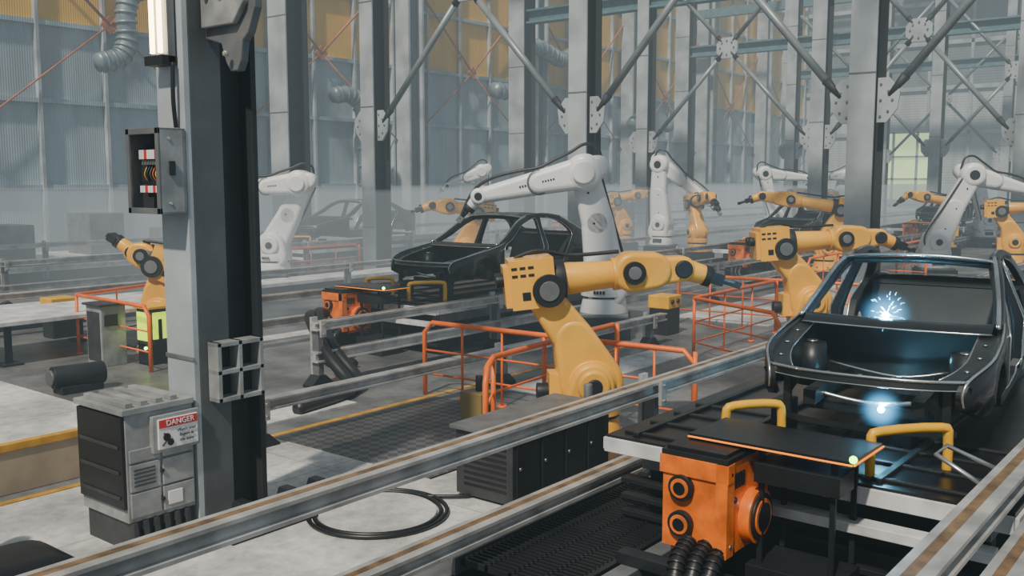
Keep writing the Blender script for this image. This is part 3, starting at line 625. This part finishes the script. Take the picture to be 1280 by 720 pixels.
fence([(7.95,6.72),(8.6,7.15),(11.8,7.45)],h=1.12,step=1.6)
fence([(10.25,9.85),(10.35,7.7),(10.5,5.5)],h=1.1,step=.55)
fence([(14.2,6.0),(15.2,8.0),(19.0,8.1)],h=1.12,step=1.2)
fence([(19.0,10.4),(19.5,6.0)],h=1.1,step=.7)
fence([(8.6,14.6),(8.7,17.2),(11.5,18)],h=1.1,step=.9)
fence([(17.5,23.6),(21.5,23.6)],h=1.1,step=.9); fence([(32,9.6),(36,9.8)],h=1.1); fence([(25,9.8),(27.5,9.9),(27.6,7.5)],h=1.1)
# ---------------------------------------------------------------- floor zones and small equipment
mb=MB(); mb.bx(-4,7.25,5.55,9.6,0,.02,FLL); mb.bx(7.25,8.9,5.55,6.9,0,.018,FLL); mb.done('floor_slab_light',bevel=0)  # pale concrete; its light colour also paints the sun patches in
mb=MB(); mb.bx(11.2,15.6,8.3,9.1,0,.02,FLL); mb.bx(10.8,22,15.6,16.1,0,.02,FLL); mb.bx(19.8,30,8.6,11.0,0,.02,FLL); mb.bx(5.9,9.2,10.2,11.2,0,.02,FLL); mb.done('walkway_strip',bevel=0)
mb=MB(); mb.bx(7.25,10.15,6.92,9.55,0,.03,DIA); mb.done('diamond_plate_deck',bevel=.005)
mb=MB(); mb.bx(-4,16,9.66,9.76,0,.008,YLN); mb.done('floor_marking',bevel=0)
mb=MB(); mb.bx(-4,5.6,9.95,14.5,0,.5,TAN); mb.bx(-4,5.6,9.95,14.5,.5,.53,FLL); mb.bx(-4,5.62,9.93,10.02,.45,.535,YLN)
mb.bx(-4,3.9,11,12.8,.53,.62,CABD); mb.done('raised_deck',bevel=.01)
mb=MB(); mb.bx(5,11.6,16.9,18.9,.7,.78,WED); 
for x in(5.3,7.4,9.5,11.3):
    for y in (17.1,18.7): mb.bx(x-.05,x+.05,y-.05,y+.05,0,.7,DRK); mb.bx(x-.18,x+.18,y-.18,y+.18,0,.04,DRK)
mb.done('work_bench',bevel=.01)
mb=MB(); mb.bx(6,22,20.9,22.0,.35,.45,WED); mb.bx(6.1,22,21,21.9,0,.35,CABD); mb.done('conveyor_deck',bevel=.01)
mb=MB(); mb.bx(9,21,30,33,.6,.75,WED); mb.bx(9.1,21,30.1,33,0,.6,DRK)
for k in range(4): mb.bx(10+k*3,11.2+k*3,30.5,32,.75,1.5+(k%3)*.3,GRY)
mb.done('machining_bench',bevel=.01)
mb=MB(); mb.cyl((6.15,6.55,.02),(6.15,6.55,.05),.56,FLL,n=48)
for r in(.60,.66): mb.tube([(6.15+r*math.cos(t*.1309),6.55+r*math.sin(t*.1309),.045) for t in range(49)],.022,BLK,8)
mb.tube([(6.75,6.5,.05),(7.0,6.2,.05),(7.2,6.15,.05)],.02,BLK,8,6)
mb.done('floor_turntable',bevel=.004)
mb=MB(); mb.bx(7.05,8.75,5.62,6.35,.05,.72,CABD); mb.bx(7.0,8.8,5.58,6.4,.72,.76,CABM)
for k in range(4): mb.bx(7.1+k*.41,7.45+k*.41,5.6,5.62,.12,.66,DRK); mb.cyl((7.15+k*.41,5.59,.4),(7.15+k*.41,5.61,.4),.02,STL,n=8)
for k in range(8): mb.bx(7.045,7.055,5.7,6.25,.15+k*.06,.18+k*.06,BLK)
mb.cyl((8.9,6.0,.0),(8.9,6.0,.9),.05,GRY); mb.done('robot_controller_cabinet',bevel=.012)
mb=MB(); mb.bx(8.9,9.2,7.6,7.95,.03,.55,M('valve_box_olive',(.25,.18,.05),.5)); mb.cyl((9.05,7.75,.55),(9.05,7.75,.75),.05,DRK); mb.bx(8.95,9.15,7.58,7.6,.2,.4,DRK); mb.done('valve_box',bevel=.01)
mb=MB(); mb.bx(8.3,8.75,15.6,16.1,0,1.05,CAB); mb.bx(8.28,8.3,15.65,16.05,.1,.95,CABD); mb.bx(8.35,8.6,15.58,15.6,.7,.9,DRK); mb.bx(8.25,8.8,15.55,16.15,1.05,1.09,CABD); mb.done('small_control_cabinet',bevel=.012)
mb=MB(); mb.bx(8.9,9.75,15.1,15.5,0,.35,DRK); mb.bx(8.9,9.75,15.1,15.5,.35,.98,CABD); mb.bx(8.88,8.9,15.12,15.48,.42,.92,GRN); mb.bx(8.95,9.7,15.08,15.1,.45,.92,GRN); mb.bx(8.86,9.8,15.05,15.55,.98,1.03,YBR)
mb.cyl((9.3,15.07,.6),(9.3,15.1,.6),.08,ORF,n=14); mb.bx(9.05,9.12,15.06,15.1,.45,.8,DRK); mb.sph((8.87,15.2,.3),.03,LEDG); mb.sph((9.5,15.06,.3),.03,LEDG); mb.done('inspection_monitor',bevel=.01)
mb=MB(); mb.cyl((6.75,14.2,.25),(7.5,14.1,.25),.17,DRK); mb.cyl((6.7,14.2,.25),(6.75,14.2,.25),.12,GRY); mb.bx(6.8,7.45,14,14.3,0,.12,DRK); mb.done('conveyor_roller',bevel=.01)
for (x,y) in ((17.3,9.7),(9.2,19.2),(19,15.9)):
    mb=MB(); mb.bx(x,x+.5,y,y+.45,0,.55,DRK); mb.bx(x-.02,x+.52,y-.02,y+.47,.55,.82,YBR); mb.cyl((x+.12,y-.06,.7),(x+.12,y,.7),.05,BLK); mb.cyl((x+.36,y-.06,.7),(x+.36,y,.7),.05,BLK); mb.done('pneumatic_unit',bevel=.02)
mb=MB(); mb.hull((2.2,.36),.3,(3.0,.36),.26,6.4,7.0,.1,BLK); mb.bx(2.0,3.2,6.45,6.95,.02,.3,DRK); mb.done('equipment_case',bevel=.01)
mb=MB(); mb.cyl((2.9,8.35,.1),(2.9,8.35,.95),.07,DRK); mb.cyl((2.9,8.35,.95),(2.9,8.35,1.02),.09,YBR)
for a in range(3): t=a*2.09; mb.tube([(2.9,8.35,.4),(2.9+.35*math.cos(t),8.35+.35*math.sin(t),.06)],.035,DRK,8)
mb.cyl((2.9,8.35,.02),(2.9,8.35,.08),.3,DRK); mb.done('sensor_stand',bevel=.005)
mb=MB()
for k in range(46): x=5.6+k*.06; mb.bx(x,x+.02,4.0,5.0,.1,.15,DRK)
for k in range(5): y=4.0+k*.24; mb.bx(5.6,8.4,y,y+.03,.1,.15,DRK)
mb.bx(5.55,8.4,3.95,4.0,.0,.16,DRK); mb.bx(5.55,8.4,5.02,5.06,0,.16,GRY); mb.done('floor_grating',bevel=0)
mb=MB()
for k in range(5):
    x=4.0+k*1.1; mb.bx(x,x+.14,1.4,3.9,.2,.30,DRK)
for y in (3.7,1.6): mb.bx(3,7.2,y,y+.16,.0,.2,GRY if y>3 else DRK)
mb.done('conveyor_subframe',bevel=.008)
mb=MB(); mb.bx(0,30,.6,5.05,.0,.012,PLT); mb.done('floor_pit_mat',bevel=0)
mb=MB()
for (a,b) in ((10.6,11.1),(10.9,11.25)):
    pts=[(a,b+1.6,.9),(a-.5,b+1.2,.95),(a-.9,b+.3,.5),(a-1.0,b-.3,.15),(a-1.4,b-.6,.09),(a-2.4,b-.8,.09)]
    mb.tube(pts,.09,BLK,10,6)
mb.done('cable_hose_bundle',bevel=0)

# ---------------------------------------------------------------- haze
def haze(name,x0,x1,y0,y1,z0,z1,k,col,Lr):
    mb=MB(); mb.bx(x0,x1,y0,y1,z0,z1,GRY); o=mb.done(name,bevel=0)
    m=D.materials.new(name+'_volume'); m.use_nodes=True; nt=m.node_tree; nt.nodes.clear(); N=nt.nodes
    out=N.new('ShaderNodeOutputMaterial'); ab=N.new('ShaderNodeVolumeAbsorption'); ab.inputs['Color'].default_value=(0,0,0,1); ab.inputs['Density'].default_value=k
    em=N.new('ShaderNodeEmission'); em.inputs['Color'].default_value=(*col,1); em.inputs['Strength'].default_value=k*Lr  # haze emits evenly in place of the light it would scatter
    ad=N.new('ShaderNodeAddShader'); nt.links.new(ab.outputs[0],ad.inputs[0]); nt.links.new(em.outputs[0],ad.inputs[1]); nt.links.new(ad.outputs[0],out.inputs['Volume'])
    o.data.materials.clear(); o.data.materials.append(m)
haze('factory_haze',-25.9,104.9,-11.9,41.95,.005,25.9,.0072,(.72,.86,.91),.56)
haze('floor_mist',11,104,15.8,41.5,.01,2.9,.030,(.85,.92,.94),.82)

# ---------------------------------------------------------------- light
w=D.worlds.new('World'); SC.world=w; w.use_nodes=True; nt=w.node_tree; bg=nt.nodes['Background']
bg.inputs['Color'].default_value=(.68,.80,.92,1); bg.inputs['Strength'].default_value=.75
s=D.lights.new('sun','SUN'); s.energy=8.0; s.angle=R(2); s.color=(1,.91,.76); so=D.objects.new('sun',s); SC.collection.objects.link(so)
so.rotation_euler=Vector((-.62,-.16,.76)).to_track_quat('Z','Y').to_euler()
cam=D.cameras.new('camera'); co=D.objects.new('camera',cam); SC.collection.objects.link(co); SC.camera=co
co.location=(0,0,3.2); cam.lens=33.75; cam.sensor_width=36; co.rotation_euler=(R(90-6.42),0,R(38.6-90)); cam.clip_end=400; cam.clip_start=.1
SC.view_settings.view_transform='AgX'; SC.view_settings.look='AgX - Punchy'; SC.view_settings.exposure=.15
